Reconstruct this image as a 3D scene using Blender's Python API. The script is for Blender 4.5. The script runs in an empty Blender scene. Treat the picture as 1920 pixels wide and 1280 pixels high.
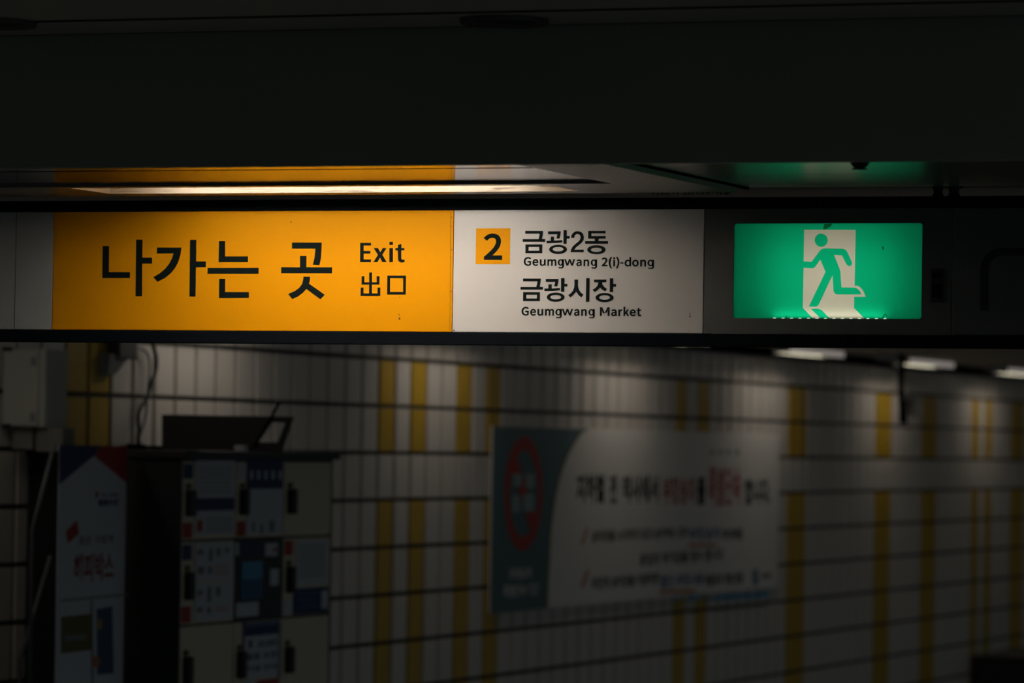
import bpy, bmesh, math, random
from mathutils import Vector, Matrix
random.seed(7)
S = bpy.context.scene
COL = S.collection
# ------------------------------------------------------------------ camera
EYE = Vector((0, 0, 1.85))
FPX = 8000.0
PSI, PITCH, ROLL = math.radians(19.73), math.radians(1.41), 0.0155
f_ = Vector((-math.sin(PSI) * math.cos(PITCH), math.cos(PSI) * math.cos(PITCH), math.sin(PITCH)))
r0 = Vector((math.cos(PSI), math.sin(PSI), 0))
u0 = r0.cross(f_)
r_ = r0 * math.cos(ROLL) + u0 * math.sin(ROLL)
u_ = u0 * math.cos(ROLL) - r0 * math.sin(ROLL)
cam = bpy.data.cameras.new('camera')
cam.sensor_width = 36.0
cam.lens = FPX / 1920 * 36.0
cam.clip_start, cam.clip_end = 0.05, 200
cam.dof.use_dof = True
cam.dof.focus_distance = 9.6
cam.dof.aperture_fstop = 5.0
camo = bpy.data.objects.new('camera', cam)
COL.objects.link(camo)
M3 = Matrix((r_, u_, -f_)).transposed()
camo.matrix_world = Matrix.Translation(EYE) @ M3.to_4x4()
S.camera = camo
# ------------------------------------------------------------------ world and exposure
S.view_settings.view_transform = 'Standard'
S.view_settings.look = 'None'
S.view_settings.gamma = 1
S.view_settings.exposure = 0.0
S.view_settings.use_curve_mapping = False
W = bpy.data.worlds.new('station_dim')
S.world = W
W.use_nodes = True
bg = W.node_tree.nodes['Background']
# added ambient fill, stronger from the right to brighten the locker fronts
_n = W.node_tree.nodes
_tc, _sp, _mr = _n.new('ShaderNodeTexCoord'), _n.new('ShaderNodeSeparateXYZ'), _n.new('ShaderNodeMapRange')
W.node_tree.links.new(_tc.outputs['Generated'], _sp.inputs[0])
W.node_tree.links.new(_sp.outputs['X'], _mr.inputs['Value'])
_mr.inputs['From Min'].default_value, _mr.inputs['From Max'].default_value = -0.2, 1.0
_mr.inputs['To Min'].default_value, _mr.inputs['To Max'].default_value = 0.018, 0.085
W.node_tree.links.new(_mr.outputs['Result'], bg.inputs[1])
bg.inputs[0].default_value = (0.78, 0.94, 1.02, 1)
# light levels of the station's lamps
TUBE_POWER = 79.0         # emission of the tube above the sign
BATTEN_POWER = 12.5        # emission of the batten lights along the wall
EXIT_BACK, EXIT_LED = 0.13, 0.9


# ------------------------------------------------------------------ geometry helpers
class Plane:
    """vertical plane: origin o, horizontal direction u, vertical z, front normal n"""
    def __init__(s, o, ang=None, u=None):
        s.o = Vector(o)
        s.u = Vector(u).normalized()
        s.n = Vector((s.u.y, -s.u.x, 0))

    def uv(s, px, py):
        d = f_ + r_ * ((px - 960) / FPX) + u_ * ((640 - py) / FPX)
        t = (s.o - EYE).dot(s.n) / d.dot(s.n)
        p = EYE + d * t
        return ((p - s.o).dot(s.u), p.z)

    def xyz(s, u, z, n=0.0):
        p = s.o + s.u * u + s.n * n
        return Vector((p.x, p.y, z))

    def at(s, px, py, n=0.0):
        return s.xyz(*s.uv(px, py), n)

    def P(s, pts):
        return [s.uv(*p) for p in pts]


def on_z(px, py, z):
    d = f_ + r_ * ((px - 960) / FPX) + u_ * ((640 - py) / FPX)
    return EYE + d * ((z - EYE.z) / d.z)


def link(name, verts, faces, mat, parent=None, smooth=False, mats=None, fm=None):
    """verts in world space; the object's origin goes to the base centre of the mesh"""
    me = bpy.data.meshes.new(name)
    lo = [min(v[k] for v in verts) for k in range(3)]
    hi = [max(v[k] for v in verts) for k in range(3)]
    c = Vector(((lo[0] + hi[0]) / 2, (lo[1] + hi[1]) / 2, lo[2]))
    me.from_pydata([Vector(v) - c for v in verts], [], faces)
    for m in (mats or [mat]):
        me.materials.append(m)
    if fm:
        for p, k in zip(me.polygons, fm):
            p.material_index = k
    if smooth:
        for p in me.polygons:
            p.use_smooth = True
    me.update()
    o = bpy.data.objects.new(name, me)
    COL.objects.link(o)
    o.location = c
    if parent is not None:
        o.parent = parent
        o.location = c - wloc(parent)
    return o


def wloc(o):
    l = o.location.copy()
    while o.parent:
        o = o.parent
        l += o.location
    return l


def thing(name, loc, label, cat, group=None):
    o = bpy.data.objects.new(name, None)
    o.empty_display_size = 0.05
    COL.objects.link(o)
    o.location = loc
    return tag(o, label, cat, group)


def tag(o, label, cat, group=None):
    o['label'] = label
    o['category'] = cat
    if group:
        o['group'] = group
    return o


def structure(o):
    o['kind'] = 'structure'
    return o


class MB:
    """collects boxes, prisms and tubes into one mesh"""
    def __init__(s):
        s.v, s.f, s.m = [], [], []

    def add(s, v, f, m=0):
        k = len(s.v)
        s.v += [Vector(p) for p in v]
        s.f += [tuple(i + k for i in q) for q in f]
        s.m += [m] * len(f)
        return s

    def box(s, a, b, bev=0.0, m=0):
        a, b = [Vector((min(a[k], b[k]) for k in range(3))), Vector((max(a[k], b[k]) for k in range(3)))]
        bm = bmesh.new()
        bmesh.ops.create_cube(bm, size=1)
        for v in bm.verts:
            v.co = Vector([a[k] + (v.co[k] + .5) * (b[k] - a[k]) for k in range(3)])
        if bev > 0:
            bev = min(bev, min(b[k] - a[k] for k in range(3)) * .45)
            bmesh.ops.bevel(bm, geom=bm.edges[:], offset=bev, segments=2, affect='EDGES', profile=.6)
        bm.verts.index_update()
        s.add([v.co.copy() for v in bm.verts], [[v.index for v in q.verts] for q in bm.faces], m)
        bm.free()
        return s

    def tube(s, pts, r, n=10, m=0, cap=True):
        pts = [Vector(p) for p in pts]
        rs = r if isinstance(r, (list, tuple)) else [r] * len(pts)
        rings, up = [], None
        for i, p in enumerate(pts):
            t = (pts[min(i + 1, len(pts) - 1)] - pts[max(i - 1, 0)]).normalized()
            if up is None:
                up = Vector((0, 0, 1)) if abs(t.z) < .9 else Vector((1, 0, 0))
            a = t.cross(up).normalized()
            b = a.cross(t).normalized()
            up = b
            rings.append([p + (a * math.cos(k * 2 * math.pi / n) + b * math.sin(k * 2 * math.pi / n)) * rs[i] for k in range(n)])
        v = [q for g in rings for q in g]
        f = [(i * n + k, i * n + (k + 1) % n, (i + 1) * n + (k + 1) % n, (i + 1) * n + k) for i in range(len(pts) - 1) for k in range(n)]
        if cap:
            f += [tuple(range(n))[::-1], tuple((len(pts) - 1) * n + k for k in range(n))]
        return s.add(v, f, m)

    def lathe(s, c, prof, n=32, m=0):
        """profile [(r, z)] around the vertical axis through c"""
        c = Vector(c)
        v = [c + Vector((r * math.cos(k * 2 * math.pi / n), r * math.sin(k * 2 * math.pi / n), z)) for r, z in prof for k in range(n)]
        f = [(i * n + k, i * n + (k + 1) % n, (i + 1) * n + (k + 1) % n, (i + 1) * n + k) for i in range(len(prof) - 1) for k in range(n)]
        return s.add(v, f, m)

    def obox(s, pl, ua, ub, za, zb, na, nb, bev=0, m=0):
        """box in a plane's own axes"""
        t = MB().box((ua, na, za), (ub, nb, zb), bev)
        return s.add([pl.xyz(q.x, q.z, q.y) for q in t.v], t.f, m)

    def build(s, name, mat, parent=None, smooth=False, mats=None):
        return link(name, s.v, s.f, mat, parent, smooth, mats, s.m if mats else None)


def smooth_closed(pts, n=3):
    """rounds a polygon with a closed quadratic spline through the edge midpoints"""
    out = []
    k = len(pts)
    for i in range(k):
        a, b, c = pts[i - 1], pts[i], pts[(i + 1) % k]
        p, q = ((a[0] + b[0]) / 2, (a[1] + b[1]) / 2), ((b[0] + c[0]) / 2, (b[1] + c[1]) / 2)
        for j in range(n):
            t = j / n
            out.append(tuple((1 - t) ** 2 * p[d] + 2 * t * (1 - t) * b[d] + t * t * q[d] for d in (0, 1)))
    return out


def ellipse(cx, cy, rx, ry, n=40):
    return [(cx + rx * math.cos(2 * math.pi * k / n), cy + ry * math.sin(2 * math.pi * k / n)) for k in range(n)]


def fill(polys, thick=0.0, beziers=None, offset=0.0):
    """even-odd fill of closed polygons in the plane -> vertices and faces (x, y, height)"""
    c = bpy.data.curves.new('tmp', 'CURVE')
    c.dimensions = '2D'
    c.fill_mode = 'BOTH' if thick else 'FRONT'
    c.extrude = thick / 2
    c.resolution_u = 6
    c.offset = offset
    for p in polys or []:
        sp = c.splines.new('POLY')
        sp.points.add(len(p) - 1)
        for q, w in zip(sp.points, p):
            q.co = (w[0], w[1], 0, 1)
        sp.use_cyclic_u = True
    for L in beziers or []:
        sp = c.splines.new('BEZIER')
        sp.bezier_points.add(len(L) // 6 - 1)
        for i, b in enumerate(sp.bezier_points):
            q = L[6 * i:6 * i + 6]
            b.handle_left_type = b.handle_right_type = 'FREE'
            b.co = (q[2], q[3], 0)
            b.handle_left = (q[0], q[1], 0)
            b.handle_right = (q[4], q[5], 0)
        sp.use_cyclic_u = True
    return take(c, thick)


def take(c, thick):
    o = bpy.data.objects.new('tmp', c)
    COL.objects.link(o)
    bpy.context.view_layer.update()
    dg = bpy.context.evaluated_depsgraph_get()
    me = bpy.data.meshes.new_from_object(o.evaluated_get(dg))
    v = [(q.co.x, q.co.y, q.co.z + thick / 2) for q in me.vertices]
    f = [tuple(p.vertices) for p in me.polygons]
    bpy.data.objects.remove(o)
    bpy.data.curves.remove(c)
    bpy.data.meshes.remove(me)
    return v, f


class Print:
    """flat printing on a plane, one mesh"""
    def __init__(s, pl, n=0.001, thick=0.0004):
        s.pl, s.n, s.t, s.mb = pl, n, thick, MB()

    def put(s, vf, m=0):
        s.mb.add([s.pl.xyz(a, b, s.n + h) for a, b, h in vf[0]], vf[1], m)
        return s

    def px(s, *polys):
        return s.put(fill([s.pl.P(p) for p in polys], s.t))

    def uv(s, *polys):
        return s.put(fill(polys, s.t))

    def rect(s, x0, y0, x1, y1):
        """upright rectangle from two pixel corners"""
        xm, ym = (x0 + x1) / 2, (y0 + y1) / 2
        ua, ub = s.pl.uv(x0, ym)[0], s.pl.uv(x1, ym)[0]
        za, zb = s.pl.uv(xm, y1)[1], s.pl.uv(xm, y0)[1]
        return s.uv([(ua, za), (ub, za), (ub, zb), (ua, zb)])

    def text(s, body, x0, y0, x1, y1, bold=0.02, slant=0.0):
        c = bpy.data.curves.new('tmp', 'FONT')
        c.body = body
        c.size = 1.0
        c.shear = slant
        c.resolution_u = 3
        c.offset = bold
        v, f = take(c, 0)
        if not v:
            return s
        a0, a1 = min(p[0] for p in v), max(p[0] for p in v)
        b0, b1 = min(p[1] for p in v), max(p[1] for p in v)
        xm, ym = (x0 + x1) / 2, (y0 + y1) / 2
        ua, ub = s.pl.uv(x0, ym)[0], s.pl.uv(x1, ym)[0]
        za, zb = s.pl.uv(xm, y1)[1], s.pl.uv(xm, y0)[1]
        v = [(ua + (p[0] - a0) / (a1 - a0) * (ub - ua), za + (p[1] - b0) / (b1 - b0) * (zb - za), 0) for p in v]
        return s.put((v, f))

    def build(s, name, mat, parent=None):
        return s.mb.build(name, mat, parent)


# ------------------------------------------------------------------ materials
def pmat(name, col, rough=.5, metal=0.0, spec=.5, noise=0.0, nscale=8.0, rvar=0.0, emit=None, estr=0.0):
    m = bpy.data.materials.new(name)
    m.use_nodes = True
    nt = m.node_tree
    b = nt.nodes['Principled BSDF']
    b.inputs['Base Color'].default_value = (*col, 1)
    b.inputs['Roughness'].default_value = rough
    b.inputs['Metallic'].default_value = metal
    b.inputs['Specular IOR Level'].default_value = spec
    if noise or rvar:
        tc = nt.nodes.new('ShaderNodeTexCoord')
        nz = nt.nodes.new('ShaderNodeTexNoise')
        nz.inputs['Scale'].default_value = nscale
        nz.inputs['Detail'].default_value = 5
        nt.links.new(tc.outputs['Object'], nz.inputs['Vector'])
        if noise:
            mx = nt.nodes.new('ShaderNodeMix')
            mx.data_type = 'RGBA'
            mx.inputs[6].default_value = (*[c * (1 - noise) for c in col], 1)
            mx.inputs[7].default_value = (*[min(1, c * (1 + noise)) for c in col], 1)
            nt.links.new(nz.outputs['Fac'], mx.inputs[0])
            nt.links.new(mx.outputs[2], b.inputs['Base Color'])
        if rvar:
            mr = nt.nodes.new('ShaderNodeMapRange')
            mr.inputs['To Min'].default_value = max(0.02, rough - rvar)
            mr.inputs['To Max'].default_value = rough + rvar
            nt.links.new(nz.outputs['Fac'], mr.inputs['Value'])
            nt.links.new(mr.outputs['Result'], b.inputs['Roughness'])
    if emit:
        b.inputs['Emission Color'].default_value = (*emit, 1)
        b.inputs['Emission Strength'].default_value = estr
    return m


def sheet(name, col, front=.35):
    """translucent plastic sheet of a lit sign: passes light from the lamps behind it"""
    m = bpy.data.materials.new(name)
    m.use_nodes = True
    nt = m.node_tree
    nt.nodes.clear()
    out = nt.nodes.new('ShaderNodeOutputMaterial')
    a, b, c = nt.nodes.new('ShaderNodeBsdfTranslucent'), nt.nodes.new('ShaderNodeBsdfDiffuse'), nt.nodes.new('ShaderNodeMixShader')
    tc, nz, mx = nt.nodes.new('ShaderNodeTexCoord'), nt.nodes.new('ShaderNodeTexNoise'), nt.nodes.new('ShaderNodeMix')
    mx.data_type = 'RGBA'
    nz.inputs['Scale'].default_value = 9
    nt.links.new(tc.outputs['Object'], nz.inputs['Vector'])
    nt.links.new(nz.outputs['Fac'], mx.inputs[0])
    mx.inputs[6].default_value = (*[q * .93 for q in col], 1)
    mx.inputs[7].default_value = (*[min(1, q * 1.07) for q in col], 1)
    nt.links.new(mx.outputs[2], a.inputs[0])
    nt.links.new(mx.outputs[2], b.inputs[0])
    c.inputs[0].default_value = front
    nt.links.new(a.outputs[0], c.inputs[1])
    nt.links.new(b.outputs[0], c.inputs[2])
    nt.links.new(c.outputs[0], out.inputs[0])
    return m


def glow(name, col, strength):
    m = bpy.data.materials.new(name)
    m.use_nodes = True
    nt = m.node_tree
    nt.nodes.clear()
    out, e = nt.nodes.new('ShaderNodeOutputMaterial'), nt.nodes.new('ShaderNodeEmission')
    e.inputs[0].default_value = (*col, 1)
    e.inputs[1].default_value = strength
    nt.links.new(e.outputs[0], out.inputs[0])
    return m


def dirty(name, col, dirt):
    """painted metal with a ragged band of grime lying on its lower edge"""
    m = pmat(name, col, .5)
    nt = m.node_tree
    b = nt.nodes['Principled BSDF']
    tc = nt.nodes.new('ShaderNodeTexCoord')
    mp = nt.nodes.new('ShaderNodeMapping')
    mp.inputs['Scale'].default_value = (9, 9, 160)
    nz = nt.nodes.new('ShaderNodeTexNoise')
    nz.inputs['Scale'].default_value = 1.0
    nz.inputs['Detail'].default_value = 6
    rp = nt.nodes.new('ShaderNodeValToRGB')
    rp.color_ramp.elements[0].position = .55
    rp.color_ramp.elements[0].color = (*col, 1)
    rp.color_ramp.elements[1].position = .66
    rp.color_ramp.elements[1].color = (*dirt, 1)
    nt.links.new(tc.outputs['Object'], mp.inputs['Vector'])
    nt.links.new(mp.outputs[0], nz.inputs['Vector'])
    nt.links.new(nz.outputs['Fac'], rp.inputs[0])
    nt.links.new(rp.outputs[0], b.inputs['Base Color'])
    return m


black_metal = pmat('black_metal', (.004, .006, .009), .7, spec=.03, noise=.3, nscale=60)
black_ink = pmat('black_vinyl', (.004, .009, .009), .7, spec=.06)
yellow_face = pmat('yellow_sign_face', (.79, .325, .002), .5, noise=.05, nscale=4, spec=.05)
white_face = pmat('white_sign_face', (.66, .645, .62), .5, noise=.04, nscale=5, spec=.08)
grey_face = pmat('grey_sign_face', (.42, .44, .43), .45, noise=.06, nscale=5)
dark_face = pmat('dark_sign_face', (.115, .125, .118), .6, spec=.15, noise=.1, nscale=10)
darker = pmat('dark_mark', (.012, .012, .013), .6)
fascia_m = pmat('fascia_paint', (.30, .32, .26), .6, noise=.08, nscale=2)
ceil_m = pmat('ceiling_paint', (.42, .43, .36), .6, noise=.08, nscale=2)
ceil_b = pmat('passage_ceiling_paint', (.45, .42, .36), .6, noise=.08, nscale=2)
slab_m = pmat('ceiling_slab', (.16, .16, .15), .36, noise=.10, nscale=6)
panel_m = pmat('ceiling_glossy_panel', (.06, .06, .057), .12, noise=.06, nscale=3)
satin_m = pmat('ceiling_satin_panel', (.16, .16, .15), .24, noise=.10, nscale=6)
groove_m = pmat('groove_black', (.003, .003, .003), .9, spec=0.0)
header_m = pmat('header_grey', (.75, .68, .60), .7)
rim_m = dirty('lamp_rim_white', (.34, .285, .215), (.10, .07, .04))
housing_m = dirty('lamp_housing_white', (.80, .70, .56), (.25, .18, .11))
tube_m = glow('fluorescent_tube', (1.0, .905, .81), TUBE_POWER)
tile_w = pmat('tile_white', (.62, .59, .54), .38, noise=.05, nscale=1.2)
tile_y = pmat('tile_yellow', (.52, .33, .02), .38, noise=.08, nscale=1.5)
grout_m = pmat('grout', (.045, .045, .04), .9)
floor_m = pmat('floor_granite', (.30, .29, .275), .35, noise=.3, nscale=40)
cream_m = pmat('locker_cream', (.72, .64, .46), .45, noise=.03)
locker_dark = pmat('locker_black', (.010, .011, .013), .5)
paper_m = pmat('paper_white', (.62, .64, .68), .7)
navy_m = pmat('print_navy', (.015, .035, .13), .6)
blue_m = pmat('print_blue', (.04, .12, .25), .6)
sky_m = pmat('print_light_blue', (.10, .34, .55), .6)
red_m = pmat('print_red', (.42, .035, .025), .6)
orange_m = pmat('print_orange', (.55, .20, .08), .6)
olive_m = pmat('print_olive', (.16, .13, .03), .6)
grey_ink = pmat('print_grey', (.22, .23, .24), .6)
teal_m = pmat('banner_teal', (.085, .165, .18), .6, noise=.05)
bwhite_m = pmat('banner_white', (.78, .76, .72), .6, noise=.03)
box_m = pmat('enclosure_grey', (.42, .43, .39), .5, noise=.04)
steel_m = pmat('brushed_steel', (.05, .06, .065), .6, metal=.0)
rubber_m = pmat('cable_rubber', (.015, .02, .02), .6)
batten_glow = glow('batten_lamp', (1.0, .87, .75), BATTEN_POWER)
batten_side = pmat('batten_opal_side', (.7, .7, .68), .5, emit=(1.0, .88, .80), estr=.19)
exit_green = sheet('exit_green_sheet', (.004, .62, .30), .35)
exit_white = sheet('exit_white_sheet', (.80, .70, .58), .35)
led_m = glow('led', (.80, 1.0, .72), EXIT_LED)
shell_m = pmat('camera_shell_white', (.88, .86, .8), .5)
white_in = pmat('lightbox_white', (.8, .8, .8), .8)
stain_m = bpy.data.materials.new('stain_film')
stain_m.use_nodes = True
_t = stain_m.node_tree
_t.nodes.clear()
_o, _b, _z = _t.nodes.new('ShaderNodeOutputMaterial'), _t.nodes.new('ShaderNodeBsdfTransparent'), _t.nodes.new('ShaderNodeTexNoise')
_r = _t.nodes.new('ShaderNodeValToRGB')
_z.inputs['Scale'].default_value = 300
_r.color_ramp.elements[0].color, _r.color_ramp.elements[1].color = (.12, .35, .25, 1), (.55, .75, .6, 1)
_t.links.new(_z.outputs['Fac'], _r.inputs[0])
_t.links.new(_r.outputs[0], _b.inputs[0])
_t.links.new(_b.outputs[0], _o.inputs[0])
baffle_m = pmat('baffle_grey', (.16, .15, .14), .6)

# ------------------------------------------------------------------ planes of the place
YS = 9.035                                   # front of the sign band
SIGN = Plane((0, YS, 0), u=(1, 0, 0))
XW = -6.75                                   # tiled side wall
WALL = Plane((XW, 0, 0), u=(0, 1, 0))
Z0 = 2.410                                   # underside of the beam
YB = 7.955                                   # front of the beam
CZ = 2.430                                   # ceiling of the passage beyond
sx = lambda px, py=508: SIGN.uv(px, py)[0]

# ------------------------------------------------------------------ setting: beam, ceilings, wall, floor
FZ = SIGN.o.z
fas = Plane((0, YB, 0), u=(1, 0, 0))
ZU = fas.uv(960, 50)[1]                      # near ceiling, above the beam's front
structure(MB().box((-6.75, YB, Z0), (1.5, YB + .03, ZU + .05)).build('wall_front', fascia_m))
c = MB()
edges = [YB, YB - .27, YB - .87, YB - 1.47, YB - 2.07]
for a, b in zip(edges, edges[1:]):           # long metal ceiling panels with dark joints
    c.box((-6.75, b + .022, ZU), (1.5, a - .022, ZU + .02), .001)
structure(c.build('ceiling', ceil_m))
j_ = MB().box((-6.75, edges[-1], ZU + .0205), (1.5, YB - .0005, ZU + .04))
for e_ in edges[:-1]:
    j_.box((-6.75, e_ - .0215, ZU + .001), (1.5, e_ + (.0215 if e_ != YB else -.0005), ZU + .0204))
structure(j_.build('trim_1', groove_m))

# underside of the beam: a raised glossy panel, the slab that carries the lamp, a lower gap, the right hand panels
XA, XG = -2.854, -2.674
YA, YE = 8.565, 8.89
LX0, LX1, LY0, LY1 = -4.14, -3.01, 8.61, 8.82
YG = 8.15
p = MB()
p.box((-6.7, YB + .03, Z0 + .0058), (XA + .02, YG - .013, Z0 + .016))
p.box((-6.7, YG + .013, Z0 + .0058), (XA + .02, YA - .0005, Z0 + .016))
structure(p.build('trim_2', panel_m))
structure(MB().box((-6.7, YB + .03, Z0 + .021), (XA + .02, YA + .02, Z0 + .03)).box((-6.7, YG - .0125, Z0 + .0064), (XA + .02, YG + .0125, Z0 + .0209)).build('trim_3', groove_m))
s = MB()
s.box((-6.7, YA, Z0), (LX0, YE, Z0 + .0112))
s.box((LX1, YA, Z0), (XG, YE, Z0 + .0112))
s.box((LX0, YA, Z0), (LX1, LY0, Z0 + .0112))
s.box((LX0, LY1, Z0), (LX1, YE, Z0 + .0112))
s.box((XA, YB + .03, Z0), (XG, YA, Z0 + .0112))
structure(s.build('trim_4', slab_m))
s = MB()
ZR = Z0 + .0155
s.box((XG + .006, YB + .03, ZR), (1.4, 8.555, ZR + .01))
s.box((XG + .006, 8.561, ZR), (1.4, 8.97, ZR + .01))
structure(s.build('trim_5', satin_m))
structure(MB().box((XG - .004, YB + .03, ZR + .011), (1.4, 8.97, ZR + .02)).box((XG - .004, YB + .03, Z0 + .0113), (XG + .004, 8.97, ZR + .012)).build('trim_6', groove_m))
structure(MB().box((-6.75, YB + .03, Z0 + .14), (1.5, 9.0, Z0 + .18)).build('trim_8', groove_m))
structure(MB().box((-6.95, 9.002, CZ), (-2.6, 34, CZ + .05)).box((-2.6, 9.002, CZ), (1.4, 11, CZ + .05)).build('ceiling_back', ceil_b))
structure(MB().box((XW + .0005, 9.3, 2.388), (XW + .035, 34, CZ - .0005)).build('trim_9', groove_m))
structure(MB().box((-6.95, -1.5, -.05), (3.5, 34, 0)).build('floor', floor_m))
structure(MB().box((-6.95, 34, 0), (1.5, 34.1, 2.5)).build('wall_far', ceil_m))

# tiled wall: tall courses of square tiles, pairs of yellow columns interrupted by one white course
PITCH_T, ORG = .194, 17.128
ROWS = [2.385, 2.222, 2.0155, 1.8125, 1.6095, 1.4045, 1.1995, .9915, .786, .58, .374, .168, 0.0]
YEL = {-16, -15, 0, 2, 5, 7, 22, 24, 33, 34, 43, 44, 49, 50, 56, 58, 62, 63, 71, 73, -24, -22}
rr = random.Random(3)
w = MB()
w.add([(XW - .006, 7.5, 0), (XW - .006, 34, 0), (XW - .006, 34, 2.44), (XW - .006, 7.5, 2.44)], [(0, 1, 2, 3)], 0)
for i in range(-48, 87):
    y0 = ORG + PITCH_T * i
    for k in range(len(ROWS) - 1):
        zt, zb = ROWS[k] - .0085, ROWS[k + 1] + .0085
        if k == len(ROWS) - 2:
            zb = 0.0
        ya, yb = y0 + .0125, y0 + PITCH_T - .0125
        e, t = .003, .0015 + rr.random() * .001
        tilt = (rr.random() - .5) * .0012
        v = [(XW - .006, ya, zb), (XW - .006, yb, zb), (XW - .006, yb, zt), (XW - .006, ya, zt),
             (XW + t - tilt, ya + e, zb + e), (XW + t + tilt, yb - e, zb + e), (XW + t + tilt, yb - e, zt - e), (XW + t - tilt, ya + e, zt - e)]
        yel = i in YEL and k > 0 and k != 3
        w.add(v, [(4, 5, 6, 7), (0, 1, 5, 4), (1, 2, 6, 5), (2, 3, 7, 6), (3, 0, 4, 7)], 2 if yel else 1)
structure(w.build('wall_left', None, mats=[grout_m, tile_w, tile_y]))
structure(MB().box((XW - .2, 7.5, 0), (XW - .0065, 34, CZ - .001)).build('wall_left_back', grout_m))

# ------------------------------------------------------------------ the sign band
ZT, ZB = 2.3825, 2.107                      # top and bottom of the faces
X_L, X_R = -4.75, -1.85
sign = thing('direction_sign', (-3.3, YS + .05, 2.077),
             'long black framed hanging sign with yellow exit face and white destination face under the ceiling', 'sign')
MB().box((X_L, YS - .002, ZT + .0008), (X_R, YS + .03, 2.4085), .002).build('top_rail', black_metal, sign)
MB().box((X_L, YS - .008, 2.0775), (X_R, YS + .03, ZB - .0008), .002).build('bottom_rail', black_metal, sign)
MB().box((X_L, YS + .032, 2.08), (sx(1319), YS + .064, 2.406)).box((sx(1786), YS + .032, 2.08), (X_R, YS + .064, 2.406)).build('backing', black_metal, sign)


def face(name, x0, x1, mat, lab=None, corner=.004, dy=0.0):
    o = MB().box((x0, YS + dy, ZB), (x1, YS + .010 + dy, ZT), .0015).build(name, mat, sign)
    if lab:
        o['label'] = lab
    return o


XY0, XY1, XW1, XE1 = sx(99), sx(848.6), sx(1319), sx(1784.5)
face('blank_face', X_L + .002, XY0 - .0012, grey_face, 'plain grey end face')
MB().box((sx(29) - .0006, YS - .0006, ZB), (sx(29) + .0006, YS + .001, ZT)).build('face_seam', grout_m, sign)
yf = face('exit_face', XY0, XY1, yellow_face, 'yellow face with black exit lettering')
wf = face('destination_face', XY1 + .0018, XW1, white_face, 'white face with destination lettering')
rf = face('arrow_face', XE1 + .0015, X_R - .002, dark_face, 'dark unlit face with a black bent line')


def Z(pts, k, ox, oy):
    return [(ox + x / k, oy + y / k) for x, y in pts]


k1 = lambda *p: Z(p, 1920 / 660, 0, 380)
T = .0005
big = Print(SIGN, .0001, T)
big.px(k1((561, 236), (595, 236), (594, 378), (709, 378), (709, 410), (559, 410)))
big.px(k1((743, 201), (778, 201), (777, 299), (830, 299), (830, 332), (776, 332), (775, 510), (740, 510)))
big.px(k1((857, 244), (990, 244), (985, 282), (973, 322), (955, 356), (930, 386), (900, 410), (860, 431), (837, 405), (873, 384), (903, 358), (925, 330), (940, 300), (947, 276), (856, 277)))
big.px(k1((1037, 202), (1071, 202), (1070, 320), (1123, 320), (1123, 352), (1069, 352), (1067, 511), (1034, 511)))
big.px(k1((1195, 209), (1228, 209), (1228, 292), (1353, 292), (1353, 324), (1193, 324)))
big.px(k1((1133, 355), (1411, 355), (1411, 387), (1132, 387)))
big.px(k1((1196, 415), (1229, 415), (1228, 487), (1358, 487), (1358, 519), (1195, 520)))
big.px(k1((1593, 217), (1755, 217), (1754, 255), (1751, 300), (1742, 341), (1707, 338), (1716, 300), (1721, 250), (1593, 250)))
big.px(k1((1637, 290), (1672, 290), (1671, 352), (1812, 352), (1812, 385), (1534, 385), (1534, 352), (1637, 352)))
big.px(k1((1655, 403), (1691, 403), (1691, 422), (1686, 441), (1771, 501), (1748, 526), (1671, 470), (1650, 493), (1625, 511), (1594, 525), (1573, 497), (1606, 483), (1632, 465), (1649, 442), (1655, 415)))
big.build('korean_lettering', black_ink, yf)
k2 = lambda *p: Z(p, 1182 / 120, 660, 440)
ex = Print(SIGN, .0001, T)
ex.px(k2((152, 150), (353, 150), (353, 198), (215, 198), (215, 298), (340, 298), (340, 347), (215, 347), (215, 455), (352, 455), (352, 505), (150, 505)))
ex.px(k2((402, 245), (482, 245), (525, 325), (568, 245), (637, 245), (560, 368), (642, 505), (560, 505), (518, 420), (470, 505), (395, 505), (480, 372)))
ex.px(k2((692, 245), (757, 245), (756, 505), (691, 505)))
ex.px(k2((692, 130), (757, 130), (757, 188), (692, 188)))
ex.px(k2((850, 188), (912, 168), (912, 245), (970, 245), (970, 288), (910, 288), (910, 425), (918, 448), (935, 460), (972, 458), (973, 500), (930, 512), (890, 508), (862, 485), (850, 450), (850, 288), (803, 288), (803, 245), (850, 245)))
ex.build('english_lettering', black_ink, yf)
cj = Print(SIGN, .0001, T)
cj.px(k2((318, 695), (370, 695), (370, 877), (457, 877), (457, 765), (508, 765), (506, 920), (370, 920), (370, 1083), (475, 1083), (475, 975), (525, 975), (523, 1130), (160, 1130), (162, 975), (213, 975), (212, 1083), (318, 1083), (318, 920), (180, 920), (180, 765), (230, 765), (230, 877), (318, 877)))
cj.px(k2((654, 752), (998, 752), (994, 1103), (650, 1103)), k2((704, 798), (946, 798), (945, 1056), (702, 1056)))
cj.build('chinese_lettering', black_ink, yf)
dm = Print(SIGN, .0001, .0002)                # dirt specks and the scuffed seam beside the white face
for x, y, r in [(749, 597, 1.6), (748.5, 590, .8), (747, 589, .6), (546, 416, 1.0), (847, 407, .7), (846.6, 424, .6), (847, 468, .8), (846, 482, .6), (846, 546, .9), (845.7, 577, .6), (300, 518, .5), (749.5, 557, .7)]:
    dm.px(ellipse(x, y, r, r * 1.5, 8))
dm.px([(844.9, 398), (845.5, 398), (843.9, 619), (843.3, 619)])
dm.build('dirt_specks', pmat('speck_brown', (.10, .045, .005), .8), yf)

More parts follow.
